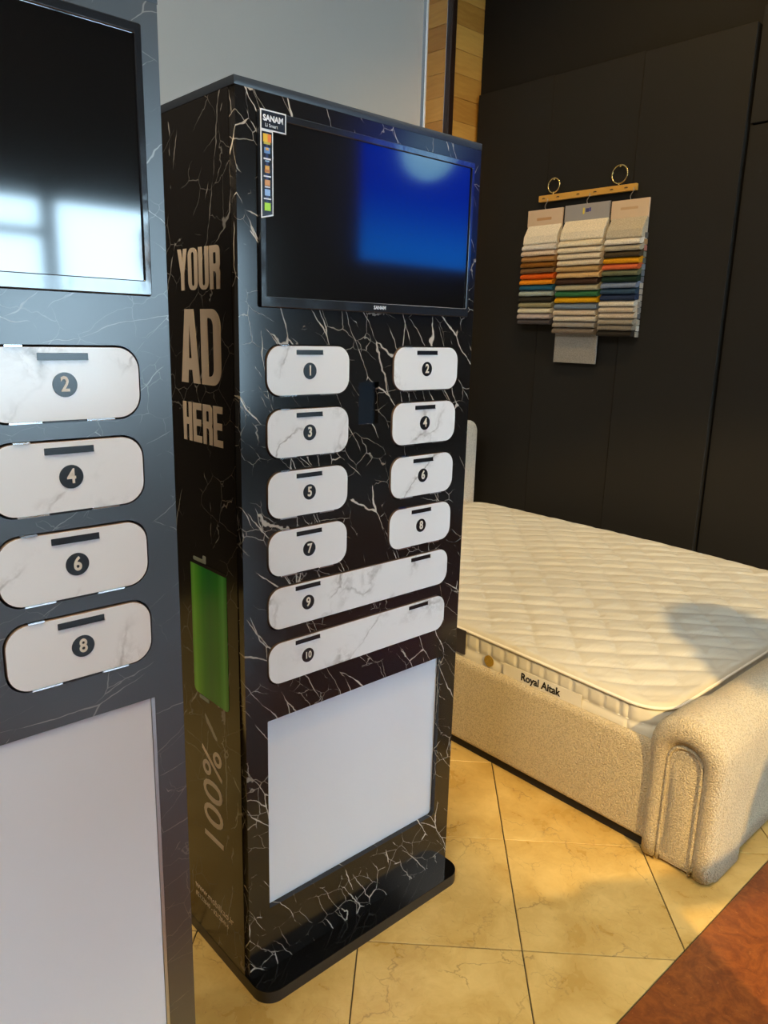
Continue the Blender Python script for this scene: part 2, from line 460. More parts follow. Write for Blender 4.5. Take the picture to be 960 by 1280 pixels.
for xa, xb in ((-4.5, -3.4), (-3.4, -1.65), (-1.65, 0.10), (0.10, 1.90), (1.90, 3.70), (3.70, 5.50), (5.50, 7.0), (7.0, 8.5)):
    for ya, yb in ((-1.75, BORDER), (-3.4, -1.75), (-5.0, -3.4)):
        red = yb > -1.8 and -1.7 < xa < 3.0
        slab_tile('granite_slab' if red else 'stone_slab', [(xa+g, ya+g), (xb-g, ya+g), (xb-g, yb-g), (xa+g, yb-g)], 0.0, 0.004, 0.0006, 'granite' if red else 'grey_stone', floor)

wall_back = boxo('wall_back', (0.70, 2.60, 2.24, 2.40, -0.1, CEIL), 'grey_wall'); tag(wall_back, 'plain grey painted wall behind the kiosks', kind='structure')
PX = 2.86
wall_right = boxo('wall_right', (2.90, 3.06, -1.6, 2.40, -0.1, CEIL), 'black_wall'); tag(wall_right, 'black painted wall clad with tall black boards', kind='structure')
for (y0, y1, z0, z1, xx) in ((1.510, 2.030, 0.02, 2.70, PX), (0.994, 1.506, 0.02, 2.695, PX-0.004), (0.472, 0.990, 0.02, 2.69, PX-0.008), (-0.10, 0.458, 0.02, 2.285, PX+0.012), (-0.10, 0.458, 2.293, 2.75, PX+0.006), (-0.66, -0.105, 0.02, 2.69, PX+0.004), (-1.2, -0.665, 0.02, 2.69, PX)):
    boxo('wall_panel', (xx, 2.8995, y0, y1, z0, z1), 'black_panel', wall_right, bevel=0.0015, seg=1)
wb2 = boxo('wall_back_left', (X0, 0.70, 2.24, 2.40, -0.1, CEIL), 'brown_wall'); tag(wb2, 'unseen brown wall beyond the grey wall, made dark for the kiosk side reflection', kind='structure')  # unseen section, coloured dark so the kiosk side reflects dark
# timber clad pilaster between the grey and the black wall
pil = boxo('trim_1', (2.655, 2.90, 2.070, 2.40, -0.1, CEIL), 'wenge'); tag(pil, 'oak boarded pilaster with a dark corner strip', kind='structure')
z = 0.0; k = 0
hs = [0.118, 0.122, 0.12]
while z < CEIL-0.01:
    h = 0.121; z1 = min(z+h, CEIL)
    boxo('plank', (2.672, 2.8995, 2.052+0.0012*(k % 2), 2.0695, z+0.0008, z1-0.0008), 'plank', pil, bevel=0.0008, seg=1)
    boxo('plank', (2.632+0.0012*((k+1) % 2), 2.6545, 2.088, 2.2395, z+0.0008, z1-0.0008), 'plank', pil, bevel=0.0008, seg=1)
    z = z1; k += 1
boxo('corner_strip', (2.628, 2.671, 2.046, 2.087, 0, CEIL), 'wenge', pil, bevel=0.006)
boxo('edge_strip', (2.623, 2.632, 2.2300, 2.2395, 0, CEIL), 'white_print', pil, bevel=0.002)
ceiling = boxo('ceiling', (X0, X1, WIN_Y, 2.40, CEIL, CEIL+0.1), 'ceiling'); tag(ceiling, kind='structure')
wall_left = boxo('wall_left', (X0-0.15, X0, WIN_Y, 2.40, -0.1, CEIL), 'room_wall'); tag(wall_left, kind='structure')
wall_far = boxo('wall_side', (X1, X1+0.15, WIN_Y, 2.40, -0.1, CEIL), 'room_wall'); tag(wall_far, kind='structure')
boxo_b = boxo('wall_back_extension', (3.06, X1, 2.24, 2.40, -0.1, CEIL), 'room_wall'); boxo_b.name = 'wall_rear'; tag(boxo_b, kind='structure')
# street wall with two window openings
W1 = (0.5, 3.2, 0.60, 2.27); W2 = (4.5, 6.4, 2.05, 3.60)
wf = flat([rr(X0, X1, -0.1, CEIL, 0), rr(*W1, 0), rr(*W2, 0)], 0.2)
wall_front = obj('wall_front', xf(wf, FRONT(0, WIN_Y-0.2, 0)), 'room_wall'); tag(wall_front, kind='structure')
def window(name, W, bars, pane_col):
    fr = [rr(*W, 0)]
    xs = sorted([W[0]]+[b for b in bars]+[W[1]])
    for a, b in zip(xs[:-1], xs[1:]): fr.append(rr(a+0.05, b-0.05, W[2]+0.05, W[3]-0.05, 0))
    me = flat(fr, 0.06)
    o = obj(name, xf(me, FRONT(0, WIN_Y-0.12, 0)), 'frame'); tag(o, kind='structure')
    t = NT(name+'_pane'); tr = t.n.new('ShaderNodeBsdfTransparent')
    sp = t.n.new('ShaderNodeSeparateXYZ'); t.L(t.coords(), sp.inputs[0])
    t.L(t.mix(t.step(sp.outputs[2], W[2]+0.1, W[2]+0.9), pane_col[0], pane_col[1]), tr.inputs[0])   # pane tint; on window_2 the graded blue is painted in for the screen reflection
    t.L(tr.outputs[0], t.n['Material Output'].inputs[0])
    for a, b in zip(xs[:-1], xs[1:]):
        boxo('pane', (a+0.05, b-0.05, WIN_Y-0.10, WIN_Y-0.096, W[2]+0.05, W[3]-0.05), t.m, o)
    return o
window('window_1', W1, [1.34], ((0.94, 0.98, 0.99), (0.94, 0.98, 0.99)))
window('window_2', W2, [], ((0.045, 0.20, 0.40), (0.022, 0.085, 0.34)))
obj('transom', box(bmesh.new(), 0.55, 1.29, WIN_Y-0.13, WIN_Y-0.07, 1.97, 2.03), 'frame', bpy.data.objects['window_1'])

# ------------------------------------------------------------------ lettering shapes
def glyph(ch, w, s):
    """heavy condensed capital: width w, height 1, stem s"""
    v = s*0.62
    if ch == 'O': return [rr(0, w, 0, 1, w*0.42), rr(s, w-s, v*0.9, 1-v*0.9, (w/2-s)*0.95)]
    if ch == 'D': return [rr(0, w, 0, 1, (0, w*0.42, w*0.42, 0)), rr(s, w-s, v, 1-v, (0, (w-2*s)*0.7, (w-2*s)*0.7, 0))]
    if ch == 'U':
        o = rr(0, w, 0, 1, (w*0.42, w*0.42, 0, 0)); i = rr(s, w-s, v*0.9, 1, ((w/2-s)*0.95, (w/2-s)*0.95, 0, 0))
        # outer runs bl->br->tr->tl ; open slot from the top
        k = len(i)
        return [o[:-1] + [(w-s, 1)] + list(reversed(i[:-2])) + [(s, 1), (0, 1)]]
    if ch == 'Y': return [[(0, 1), (w*0.5-s*0.5, 0.40), (w*0.5-s*0.5, 0), (w*0.5+s*0.5, 0), (w*0.5+s*0.5, 0.40), (w, 1), (w-s*1.02, 1), (w*0.5, 0.62), (s*1.02, 1)]]
    if ch == 'A': return [[(-0.02*w, 0), (s*0.98, 0), (w*0.40, 0.18), (w*0.60, 0.18), (w-s*0.98, 0), (w*1.02, 0), (w*0.74, 1), (w*0.26, 1)], [(w*0.42, 0.34), (w*0.58, 0.34), (w*0.5, 0.78)]]
    if ch == 'H': return [[(0, 0), (s, 0), (s, 0.42), (w-s, 0.42), (w-s, 0), (w, 0), (w, 1), (w-s, 1), (w-s, 0.60), (s, 0.60), (s, 1), (0, 1)]]
    if ch == 'E': return [[(0, 0), (w*0.95, 0), (w*0.95, 0.17), (s, 0.17), (s, 0.42), (w*0.88, 0.42), (w*0.88, 0.59), (s, 0.59), (s, 0.83), (w*0.95, 0.83), (w*0.95, 1), (0, 1)]]
    if ch == 'R':
        r = w*0.30
        arc = [(w-r+r*math.cos(a), 1-r+r*math.sin(a)) for a in [PI/2*i/6 for i in range(7)]]
        return [[(0, 0), (s, 0), (s, 0.42), (w-s-0.03, 0.40), (w-s, 0.34), (w-s, 0), (w, 0), (w, 0.40), (w-0.03, 0.47), (w, 0.56)] + arc + [(0, 1)], rr(s, w-s, 0.58, 0.84, 0.03)]
def word(wd, H, width):
    n = len(wd); gap = 0.055
    w = (width/H - gap*(n-1))/n; s = w*0.36
    loops = []; x = 0
    for ch in wd:
        for lp in glyph(ch, w, s): loops.append([((x+p[0])*H, p[1]*H) for p in lp])
        x += w+gap
    return flat(loops, 0.0008)

# ------------------------------------------------------------------ kiosks
KW, KD, KH, KT, KB = 0.60, 0.27, 1.757, 0.014, 0.0286
FT = 0.018   # thickness of the front board
def make_kiosk(label, loc, ten, marble, side_marble):
    root = empty('charging_kiosk', loc); tag(root, label, 'kiosk')
    K = KH-KT
    # ---- boards
    DZ = [1.2935, 1.1795, 1.0650, 0.9520]
    doors = []
    for r_, zc in enumerate(DZ):
        doors.append((0.1500, zc, 0.189, 0.0885, str(2*r_+1), [0.150])); doors.append((0.4575, zc, 0.190, 0.0885, str(2*r_+2), [0.4575]))
    if ten:
        doors.append((0.3020, 0.8420, 0.495, 0.0840, '9', [0.1475, 0.4615])); doors.append((0.3000, 0.7290, 0.493, 0.0850, '10', [0.1475, 0.4600]))
    holes = []
    gp = 0.0025
    for (xc, zc, w_, h_, n_, hx) in doors: holes.append(rr(xc-w_/2-gp, xc+w_/2+gp, zc-h_/2-gp, zc+h_/2+gp, 0.030))
    if ten: PH = (0.0515, 0.5465, 0.180, 0.612)
    else: PH = (0.050, 0.555, 0.180, 0.845)
    holes.append(rr(*PH, (0.002, 0.012, 0.002, 0.002)))
    TV = (0.0427, 0.5740, 1.4030, 1.7145)
    holes.append(rr(TV[0]-0.001, TV[1]+0.001, TV[2]-0.001, TV[3]+0.001, 0.002))
    SL = (0.2723, 0.3250, 1.1850, 1.2690)
    holes.append(rr(*SL, 0.001))
    fp = flat([rr(0.0015, KW-0.0015, KB, K, 0)] + holes, FT)
    obj('front_panel', xf(fp, FRONT(0, 0, 0)), marble, root)
    for (nm, x0, x1) in (('side_panel', 0.0, 0.016), ('side_panel', KW-0.016, KW)):
        boxo(nm, (x0, x1, FT+0.0005, KD, KB, K), side_marble, root, bevel=0.0008, seg=1)
    bm = bmesh.new()
    box(bm, 0.0165, KW-0.0165, FT+0.012, FT+0.016, KB, K)           # inner backing board
    box(bm, 0.0165, KW-0.0165, KD-0.012, KD-0.001, KB, K)
    obj('carcass', bm, 'interior', root)
    tb = flat([rr(0, KW, 0, KD, 0.001)], KT, 0.0007)
    obj('top_board', xf(tb, TOP(0, 0, KH)), 'slate_edge', root)
    # base plate with round front corners
    bl = rr(0.0, KW, -0.058, KD, (0.042, 0.042, 0.002, 0.002), 12)
    obj('base_plate', xf(flat([bl], KB-0.0012), TOP(0, 0, KB-0.0012)), 'base_edge', root)
    bp = obj('base_top', xf(flat([rr(0.0006, KW-0.0006, -0.0574, KD-0.001, (0.0415, 0.0415, 0.002, 0.002), 12)], 0.0012), TOP(0, 0, KB)), 'base_top', root)
    # ---- television
    fx = (0.0115, 0.0090, 0.0180, 0.0115)   # left right bottom top bezel widths
    tvm = flat([rr(*TV, 0.003), rr(TV[0]+fx[0], TV[1]-fx[1], TV[2]+fx[2], TV[3]-fx[3], 0.001)], 0.022, 0.0012)
    tv = obj('television', xf(tvm, FRONT(0, -0.007, 0)), 'film', root); tag(tv, 'television with glossy black frame')
    boxo('screen_glass', (TV[0]+0.010, TV[1]-0.008, -0.0040, 0.0120, TV[2]+0.016, TV[3]-0.010), 'glass_black', tv)
    if ten:
        obj('brand_mark', xf(text_mesh('SANAM', 0.0095, 0.0004, 0.0002), FRONT(0.316, -0.0072, TV[2]+0.009)), 'white_print', tv)
        # sticker on the screen corner
        st = flat([[(0.0440, 1.7150), (0.0440, 1.5465), (0.0685, 1.5525), (0.0685, 1.6835), (0.0950, 1.6835), (0.0950, 1.7150)][::-1]], 0.0004)
        so = obj('sticker', xf(st, FRONT(0, -0.0076, 0)), 'white_print', tv); so['label'] = 'white edged black sticker reading SANAM'
        obj('sticker_print', xf(flat([rr(0.0462, 0.0928, 1.6858, 1.7128, 0.0005), ], 0.0003), FRONT(0, -0.0079, 0)), 'sticker_black', tv)
        obj('sticker_print', xf(flat([[(0.0462, 1.6815), (0.0462, 1.5495), (0.0664, 1.5545), (0.0664, 1.6815)][::-1]], 0.0003), FRONT(0, -0.0079, 0)), 'sticker_black', tv)
        obj('sticker_lettering', xf(text_mesh('SANAM', 0.0125, 0.0002, 0.0005, sx=0.95), FRONT(0.0690, -0.0081, 1.7020)), 'white_print', tv)
        obj('sticker_lettering', xf(text_mesh('Li Smart', 0.0075, 0.0002), FRONT(0.0655, -0.0081, 1.6915)), 'white_print', tv)
        boxo('sticker_stripe', (0.0535, 0.0585, -0.0082, -0.0079, 1.560, 1.6800), plain('sticker_blue', (0.01, 0.02, 0.10), 0.3), tv)
        icons = [(1.6720, 0.0070, 0.0062, (0.80, 0.52, 0.02)), (1.6720, 0.0035, 0.0060, (0.85, 0.22, 0.02)), (1.6640, 0.0065, 0.0018, (0.55, 0.45, 0.05)), (1.6530, 0.0055, 0.0045, (0.14, 0.30, 0.60)), (1.6550, 0.003, 0.002, (0.75, 0.42, 0.10)),
                 (1.6400, 0.0070, 0.0012, (0.8, 0.8, 0.85)), (1.6365, 0.0040, 0.0010, (0.3, 0.5, 0.7)), (1.6240, 0.0042, 0.0055, (0.72, 0.38, 0.06)), (1.6215, 0.0050, 0.0020, (0.45, 0.16, 0.04)), (1.6130, 0.0070, 0.0010, (0.8, 0.8, 0.85)),
                 (1.6030, 0.0050, 0.0045, (0.62, 0.30, 0.10)), (1.5965, 0.0050, 0.0010, (0.7, 0.7, 0.75)), (1.5880, 0.0050, 0.0050, (0.28, 0.45, 0.75)), (1.5780, 0.0070, 0.0010, (0.8, 0.8, 0.85)), (1.5655, 0.0058, 0.0062, (0.40, 0.75, 0.03))]
        for q, (zc, hw, hh, c) in enumerate(icons):
            xo = 0.0563 + (0.0045 if q == 1 else (-0.0005 if q == 0 else 0))
            boxo('sticker_icon', (xo-hw, xo+hw, -0.0085-0.00002*q, -0.0079, zc-hh, zc+hh), plain('icon_%d' % q, c, 0.35), tv)
    # ---- doors
    for (xc, zc, w_, h_, n_, hx) in doors:
        dm = flat([rr(-w_/2, w_/2, -h_/2, h_/2, 0.0285)], 0.016, 0.0)
        d = obj('locker_door', xf(dm, FRONT(0, 0, 0)), 'mdf', root); d.location = (xc, -0.0022, zc); d['label'] = 'brown edged white marble door number %s' % n_
        fc = flat([rr(-w_/2+0.0004, w_/2-0.0004, -h_/2+0.0004, h_/2-0.0004, 0.0283)] + [rr(hh-xc-0.0305, hh-xc+0.0305, 0.0285, 0.0372, 0.001) for hh in hx], 0.0009)
        obj('door_face', xf(fc, FRONT(0, -0.0004, 0)), 'white_marble', d)
        for hh in hx:
            bm = bmesh.new()
            box(bm, hh-xc-0.0303, hh-xc+0.0303, -0.0007, -0.0001, 0.0287, 0.0370)
            box(bm, hh-xc-0.0303, hh-xc+0.0303, -0.0016, -0.0001, 0.0287, 0.0300)
            obj('handle_slot', bm, 'slot', d)
        nx = (0.0 if len(hx) == 1 else hx[0]-xc)
        nz = -0.0008
        obj('number_disc', xf(flat([circle(nx, nz, 0.0150, 40)], 0.0014, 0.0003), FRONT(0, -0.0010, 0)), 'slot', d)
        fs = 0.0255 if len(n_) == 1 else 0.0200
        nm = text_mesh(n_, fs, 0.0006, 0.0006 if len(n_) == 1 else 0.0004, sx=0.86 if len(n_) == 1 else 0.80, space=1.0 if len(n_) == 1 else 1.08)
        obj('number', xf(nm, FRONT(nx-(0.0 if n_ != '1' else 0.0), -0.0019, nz)), 'number', d)
        if len(hx) == 1:
            for (a, b, zz) in ((-0.068, -0.030, -h_/2-0.0022), (0.024, 0.060, -h_/2-0.0022), (-0.066, -0.046, h_/2-0.0004)):
                boxo('hinge', (a, b, -0.0016, 0.006, zz, zz+0.0026), 'chrome', d, bevel=0.0003, seg=1)
            boxo('latch', (-0.029, 0.023, -0.0010, 0.006, -h_/2-0.0022, -h_/2-0.0001), 'slot', d)
    # ---- scanner window and lower panel
    boxo('scanner_window', (SL[0], SL[1], 0.0100, 0.0180, SL[2], SL[3]), 'scanner', root)
    if ten:
        boxo('light_panel', (PH[0]+0.0003, PH[1]-0.0003, 0.0125, 0.0178, PH[2]+0.0003, PH[3]-0.0003), 'acrylic', root)
        boxo('panel_screw', (0.5495, 0.5535, -0.0012, 0.001, 0.176, 0.180), 'chrome', root, bevel=0.0005)
    else:
        lp = boxo('light_panel', (PH[0]+0.0003, PH[1]-0.006, 0.0020, 0.0178, PH[2]+0.0003, PH[3]-0.0003), 'acrylic', root)
        boxo('panel_frame', (PH[1]-0.0055, PH[1]-0.0003, 0.0005, 0.0178, PH[2]+0.0003, PH[3]-0.0003), 'alu', root)
    # ---- print on the side
    if ten:
        for wd, y, z0, H, wid in (('YOUR', 0.206, 1.4315, 0.073, 0.151), ('AD', 0.204, 1.2635, 0.1345, 0.146), ('HERE', 0.204, 1.1530, 0.0740, 0.148)):
            o = obj('lettering', xf(word(wd, H, wid), SIDE(-0.0008, y, z0)), 'letter', root); o['label'] = 'tan block letters reading %s' % wd
        o = obj('lettering', xf(text_mesh('100%', 0.112, 0.0008, 0.0002, 'LEFT', sx=1.0, space=1.02), SIDEUP(-0.0008, 0.094, 0.268)), 'letter', root); o['label'] = 'tan 100% lettering running upward'
        for body, zz, hh in (('www.mobilkao.ir', 0.124, 0.0235), ('02122840 - 02128414', 0.102, 0.0160)):
            obj('lettering', xf(text_mesh(body, hh, 0.0006, 0.0, 'LEFT'), SIDE(-0.0006, 0.2235, zz)), 'letter', root)
        # battery print
        t = NT('battery_green'); v = t.coords(); sp = t.n.new('ShaderNodeSeparateXYZ'); t.L(v, sp.inputs[0])
        rp = t.n.new('ShaderNodeValToRGB'); t.L(t.math('DIVIDE', t.math('SUBTRACT', sp.outputs[1], 0.058), 0.138), rp.inputs[0])
        el = rp.color_ramp.elements
        el[0].position = 0.0; el[0].color = (0.030, 0.26, 0.035, 1); el[1].position = 1.0; el[1].color = (0.12, 0.34, 0.04, 1)
        for pos, c in ((0.10, (0.08, 0.44, 0.07, 1)), (0.24, (0.02, 0.25, 0.025, 1)), (0.48, (0.015, 0.19, 0.03, 1)), (0.66, (0.022, 0.24, 0.025, 1)), (0.84, (0.10, 0.38, 0.03, 1)), (0.93, (0.16, 0.46, 0.05, 1))):
            e = el.new(pos); e.color = c
        t.set(col=rp.outputs[0], rough=0.2)
        bo = obj('battery_print', xf(flat([rr(0, 0.138, 0, 0.288, (0.012, 0.012, 0.008, 0.008))], 0.0007), SIDE(-0.0007, 0.196, 0.623)), t.m, root); bo['label'] = 'green full battery picture'
        obj('battery_cap', xf(flat([rr(0.0, 0.138, 0.282, 0.289, (0, 0, 0.006, 0.006))], 0.0003), SIDE(-0.0010, 0.196, 0.623)), 'slot', bo)
        obj('battery_terminal', xf(flat([rr(0.050, 0.062, 0.290, 0.306, 0.003)], 0.0007), SIDE(-0.0007, 0.196, 0.623)), plain('battery_grey', (0.30, 0.32, 0.27), 0.4), bo)
        obj('battery_gloss', xf(flat([rr(0.012, 0.054, 0.2895, 0.297, 0.003)], 0.0007), SIDE(-0.0007, 0.196, 0.623)), plain('battery_pale', (0.26, 0.28, 0.20), 0.4), bo)
        obj('battery_gloss', xf(flat([rr(0.020, 0.060, -0.010, -0.002, 0.003)], 0.0007), SIDE(-0.0007, 0.196, 0.623)), plain('battery_pale2', (0.20, 0.24, 0.18), 0.4), bo)
    return root
make_kiosk('black marble kiosk with ten numbered white doors and YOUR AD HERE on its side', (0, 0, 0), True, 'marble_front', 'marble_side')
make_kiosk('black kiosk with numbered white doors right above its tall white lower panel', (-0.822, -0.1925, 0), False, 'marble_soft', 'marble_soft')

# ------------------------------------------------------------------ bed
BX0, BX1 = 1.060, 2.715
BY0, BY1 = -0.310, 1.740
bed = empty('upholstered_bed', (0, 0, 0)); tag(bed, 'cream textured fabric bed with rolled rounded footboard corner', 'bed')
def soft_box(name, b, mat, parent, bevel, seg=5):
    return boxo(name, b, mat, parent, bevel=bevel, seg=seg, smooth=True)
soft_box('side_rail', (BX0, BX0+0.038, BY0-0.02, BY1+0.01, 0.032, 0.322), 'boucle', bed, 0.018)
soft_box('side_rail', (BX1-0.050, BX1, BY0-0.02, BY1+0.01, 0.032, 0.322), 'boucle', bed, 0.018)
boxo('plinth', (BX0+0.022, BX1-0.022, BY0, BY1, 0.0, 0.034), 'plinth', bed)
boxo('bed_deck', (BX0+0.05, BX1-0.05, BY0, BY1, 0.20, 0.232), 'interior', bed)
def arch(yc, hw, zb, zt, n=14):
    """arch loop in (y,z): from the foot side bottom over the top to the head side bottom"""
    zr = zt-hw
    pts = [(yc-hw, zb + (zr-zb)*i/6) for i in range(6)]
    pts += [(yc-hw*math.cos(PI*i/n), zr+hw*math.sin(PI*i/n)) for i in range(n+1)]
    pts += [(yc+hw, zb + (zr-zb)*(5-i)/6) for i in range(6)]
    return pts
def arch_block(name, x0, x1, yc, hw, zb, zt, rnd, mat, parent):
    """arch profile pushed along x with rounded ends"""
    secs = []
    for k in range(7):
        a = PI/2*k/6; secs.append((x0+rnd*(1-math.sin(a)), rnd*(1-math.cos(a))))
    secs = [(x0 + rnd*(1-math.sin(a)), rnd*(1-math.cos(a))) for a in [PI/2*(1-k/6) for k in range(7)]]
    # k=0: a=90deg -> x0, inset rnd ; k=6: a=0 -> x0+rnd, inset 0
    secs = [(x, rnd-(rnd-i) if False else i) for x, i in secs]
    left = [(x0 + rnd*(1-math.sin(PI/2*k/6)), rnd*(1-math.cos(PI/2*k/6))) for k in range(6, -1, -1)]
    right = [(x1 - (x-x0), i) for x, i in reversed(left)]
    P = []
    for x, ins in left + right:
        P.append([(x, y, zz) for y, zz in arch(yc, hw-ins, zb+ins*0.5, zt-ins)])
    nn = len(P[0])
    vs = [v for row in P for v in row]; fs = []
    R = len(P)
    for i in range(R-1):
        for j in range(nn):
            k = (j+1) % nn
            fs.append((i*nn+j, (i+1)*nn+j, (i+1)*nn+k, i*nn+k))
    fs.append(tuple(range(nn))); fs.append(tuple((R-1)*nn + j for j in reversed(range(nn))))
    me = bpy.data.meshes.new(name); me.from_pydata(vs, [], fs); me.update()
    bm = bmesh.new(); bm.from_mesh(me); bmesh.ops.recalc_face_normals(bm, faces=bm.faces); bm.to_mesh(me); bm.free()
    return obj(name, me, mat, parent, smooth=True)
FY, FH = -0.402, 0.098
arch_block('footboard', 1.20, 2.575, FY+0.004, FH-0.012, 0.012, 0.430, 0.01, 'boucle', bed)
def end_block(x0, x1, sgn):
    e = arch_block('footboard_corner', x0, x1, FY, FH, 0.006, 0.446, 0.045, 'boucle', bed)
    xe = x0 if sgn < 0 else x1
    # padded roll following the arch, and the piping groove inside it
    path = [Vector((xe-sgn*0.016, y, zz)) for y, zz in arch(FY+0.002, 0.071, 0.012, 0.402, 20)]
    path[0].z = path[-1].z = 0.014
    rad = [0.0265+0.0145*max(0.0, (p_.z-0.30)/0.102) for p_ in path]
    bm = bmesh.new(); tube(bm, path, rad, 12); obj('arch_roll', bm, 'boucle', e, smooth=True)
    ip = [Vector((xe+sgn*0.002, y, zz)) for y, zz in arch(FY+0.003, 0.0445, 0.012, 0.356, 20)]
    bm = bmesh.new(); tube(bm, ip, 0.0042, 8); obj('piping', bm, 'boucle', e, smooth=True)
    # padded centre panel
    lp = arch(FY+0.003, 0.041, 0.012, 0.352, 14); cy = FY+0.003
    P = []
    for k in range(6):
        t_ = k/5; b_ = math.cos(t_*PI/2)
        P.append([(xe - sgn*(0.006) + sgn*0.016*(1-t_**2.5), cy+(y-cy)*max(t_, 0.02), (0.17+(zz-0.17)*max(t_, 0.02)) if True else zz) for y, zz in lp])
    nn = len(lp); vs = [v for row in P for v in row]
    fs = [(i*nn+j, (i+1)*nn+j, (i+1)*nn+(j+1) % nn, i*nn+(j+1) % nn) for i in range(5) for j in range(nn)] + [tuple(range(nn))]
    me = bpy.data.meshes.new('end_panel'); me.from_pydata(vs, [], fs); me.update()
    bm = bmesh.new(); bm.from_mesh(me); bmesh.ops.recalc_face_normals(bm, faces=bm.faces); bm.to_mesh(me); bm.free()
    obj('end_panel', me, 'boucle', e, smooth=True)
end_block(1.050, 1.255, -1)
end_block(2.530, 2.735, 1)
hb = flat([rr(1.02, 2.700, 0.02, 0.885, (0.01, 0.01, 0.07, 0.07), 10)], 0.10, 0.02)
obj('headboard', xf(hb, FRONT(0, BY1+0.02, 0)), 'headfab', bed, smooth=False)

# ------------------------------------------------------------------ mattress
MX0, MX1, MY0, MY1 = 1.102, 2.650, -0.306, 1.685
MZT, MZB, MRAD = 0.425, 0.235, 0.11
mat_ = empty('mattress', ((MX0+MX1)/2, (MY0+MY1)/2, MZB)); tag(mat_, 'cream quilted mattress with Royal Aitak label lying on the bed', 'mattress')
mcx, mcy = (MX0+MX1)/2, (MY0+MY1)/2
ax_, by_ = (MX1-MX0)/2, (MY1-MY0)/2
def sag(y): return -0.022*max(0.0, min(1.0, (0.55-(y+mcy))/0.85))**1.2
def map_round(u, v):
    x, y = u*ax_, v*by_
    cxr, cyr = ax_-MRAD, by_-MRAD
    dx, dy = abs(x)-cxr, abs(y)-cyr
    if dx > 0 and dy > 0:
        m = max(dx, dy); l = math.hypot(dx, dy); k = m/l
        x = math.copysign(cxr+dx*k, x); y = math.copysign(cyr+dy*k, y)
    return x, y
def edge_dist(x, y):
    dx, dy = abs(x)-(ax_-MRAD), abs(y)-(by_-MRAD)
    if dx > 0 and dy > 0: return MRAD-math.hypot(dx, dy)
    return min(ax_-abs(x), by_-abs(y))
QP = 0.098; QB = 0.132
def quilt_h(x, y):
    n1 = mnoise.noise(Vector((x*3.1, y*3.1, 0.3)))*0.018
    a = (x+y)/s2+n1; b = (x-y)/s2+mnoise.noise(Vector((x*2.7, y*2.7, 4.3)))*0.018
    da = abs((a/QP) % 1.0-0.5)*2; db = abs((b/QB) % 1.0-0.5)*2     # 1 on the stitch line
    ga = math.exp(-((1-da)*QP/2/0.010)**2); gb = math.exp(-((1-db)*QB/2/0.011)**2)
    h = -0.0062*max(ga, gb*0.55) + 0.003*(1-da)*(1-db)
    h += 0.0036*mnoise.noise(Vector((a*38, b*8, 1.7))) + 0.004*mnoise.noise(Vector((x*4, y*4, 7.7)))
    return h
NU, NV = 190, 240
P = []
ER = 0.022
for i in range(NU+1):
    u = -1+2*i/NU; u = math.copysign(abs(u)**0.93, u)
    row = []
    for j in range(NV+1):
        v = -1+2*j/NV; v = math.copysign(abs(v)**0.93, v)
        x, y = map_round(u, v)
        d = max(0.0, edge_dist(x, y))
        zz = MZT-MZB+sag(y)
        f = min(1.0, d/0.05)
        zz += quilt_h(x, y)*f
        if d < ER: zz -= (ER-math.sqrt(max(0, ER*ER-(ER-d)**2)))*0.8
        row.append((x, y, zz))
    P.append(row)
obj('quilted_top', grid_mesh('quilted_top', P), 'quilt', mat_, smooth=True)
# border band around the mattress
def perim(n_per_m=160):
    L = rr(-ax_, ax_, -by_, by_, MRAD, 14)
    out = []; s = 0.0
    for k in range(len(L)):
        a = Vector(L[k]); b = Vector(L[(k+1) % len(L)]); d = (b-a).length
        if d < 1e-6: continue
        nrm = Vector(((b-a).y, -(b-a).x)).normalized()
        m = max(1, int(d*n_per_m))
        for q in range(m): out.append((a+(b-a)*q/m, s+d*q/m, nrm))
        s += d
    return out, s
pr, PL = perim()
HB = MZT-MZB
cell = 0.052
NZ = 22
P = []
for (pt, s, nrm) in pr + [pr[0]]:
    row = []
    for k in range(NZ+1):
        t_ = k/NZ; top = HB+sag(pt.y)-ER*0.8
        zz = t_*top
        fz = zz/top
        # upper half: square stitched cells, seam at 0.52, lower half: long smooth band
        if fz > 0.65:
            q = (fz-0.65)/0.35; c = abs(((s/cell) % 1)-0.5)*2
            puff = 0.0065*(1-c**6)*(1-(2*q-1)**4)
        else:
            q = fz/0.65; c = abs(((s/0.216) % 1)-0.5)*2
            puff = 0.007*(1-c**24)*(1-(2*q-1)**4)
        edge_in = 0.004*math.exp(-((fz-1)/0.05)**2)
        off = -0.010+puff-edge_in*0
        row.append((pt.x+nrm.x*off, pt.y+nrm.y*off, zz))
    P.append(row)
obj('border_band', grid_mesh('border_band', P), 'side_tick', mat_, smooth=True)
bm = bmesh.new(); tube(bm, [(p_.x-n_.x*0.004, p_.y-n_.y*0.004, HB+sag(p_.y)-ER*0.8+0.001) for p_, s, n_ in pr[::2]], 0.0055, 8, closed=True)
obj('edge_piping', bm, 'piping', mat_, smooth=True)
bm = bmesh.new(); tube(bm, [(p_.x-n_.x*0.010, p_.y-n_.y*0.010, (HB+sag(p_.y)-ER*0.8)*0.65) for p_, s, n_ in pr[::2]], 0.0022, 6, closed=True)
obj('border_seam', bm, 'piping', mat_, smooth=True)
bmat = boxo('bottom_cover', (-ax_+0.02, ax_-0.02, -by_+0.02, by_-0.02, 0.0, 0.012), 'side_tick', mat_)
def on_side(me, y, zz, off=0.0025):      # a flat label on the near side of the mattress (faces -X), local coordinates
    return xf(me, SIDE(MX0-mcx-off, y-mcy, zz-MZB))
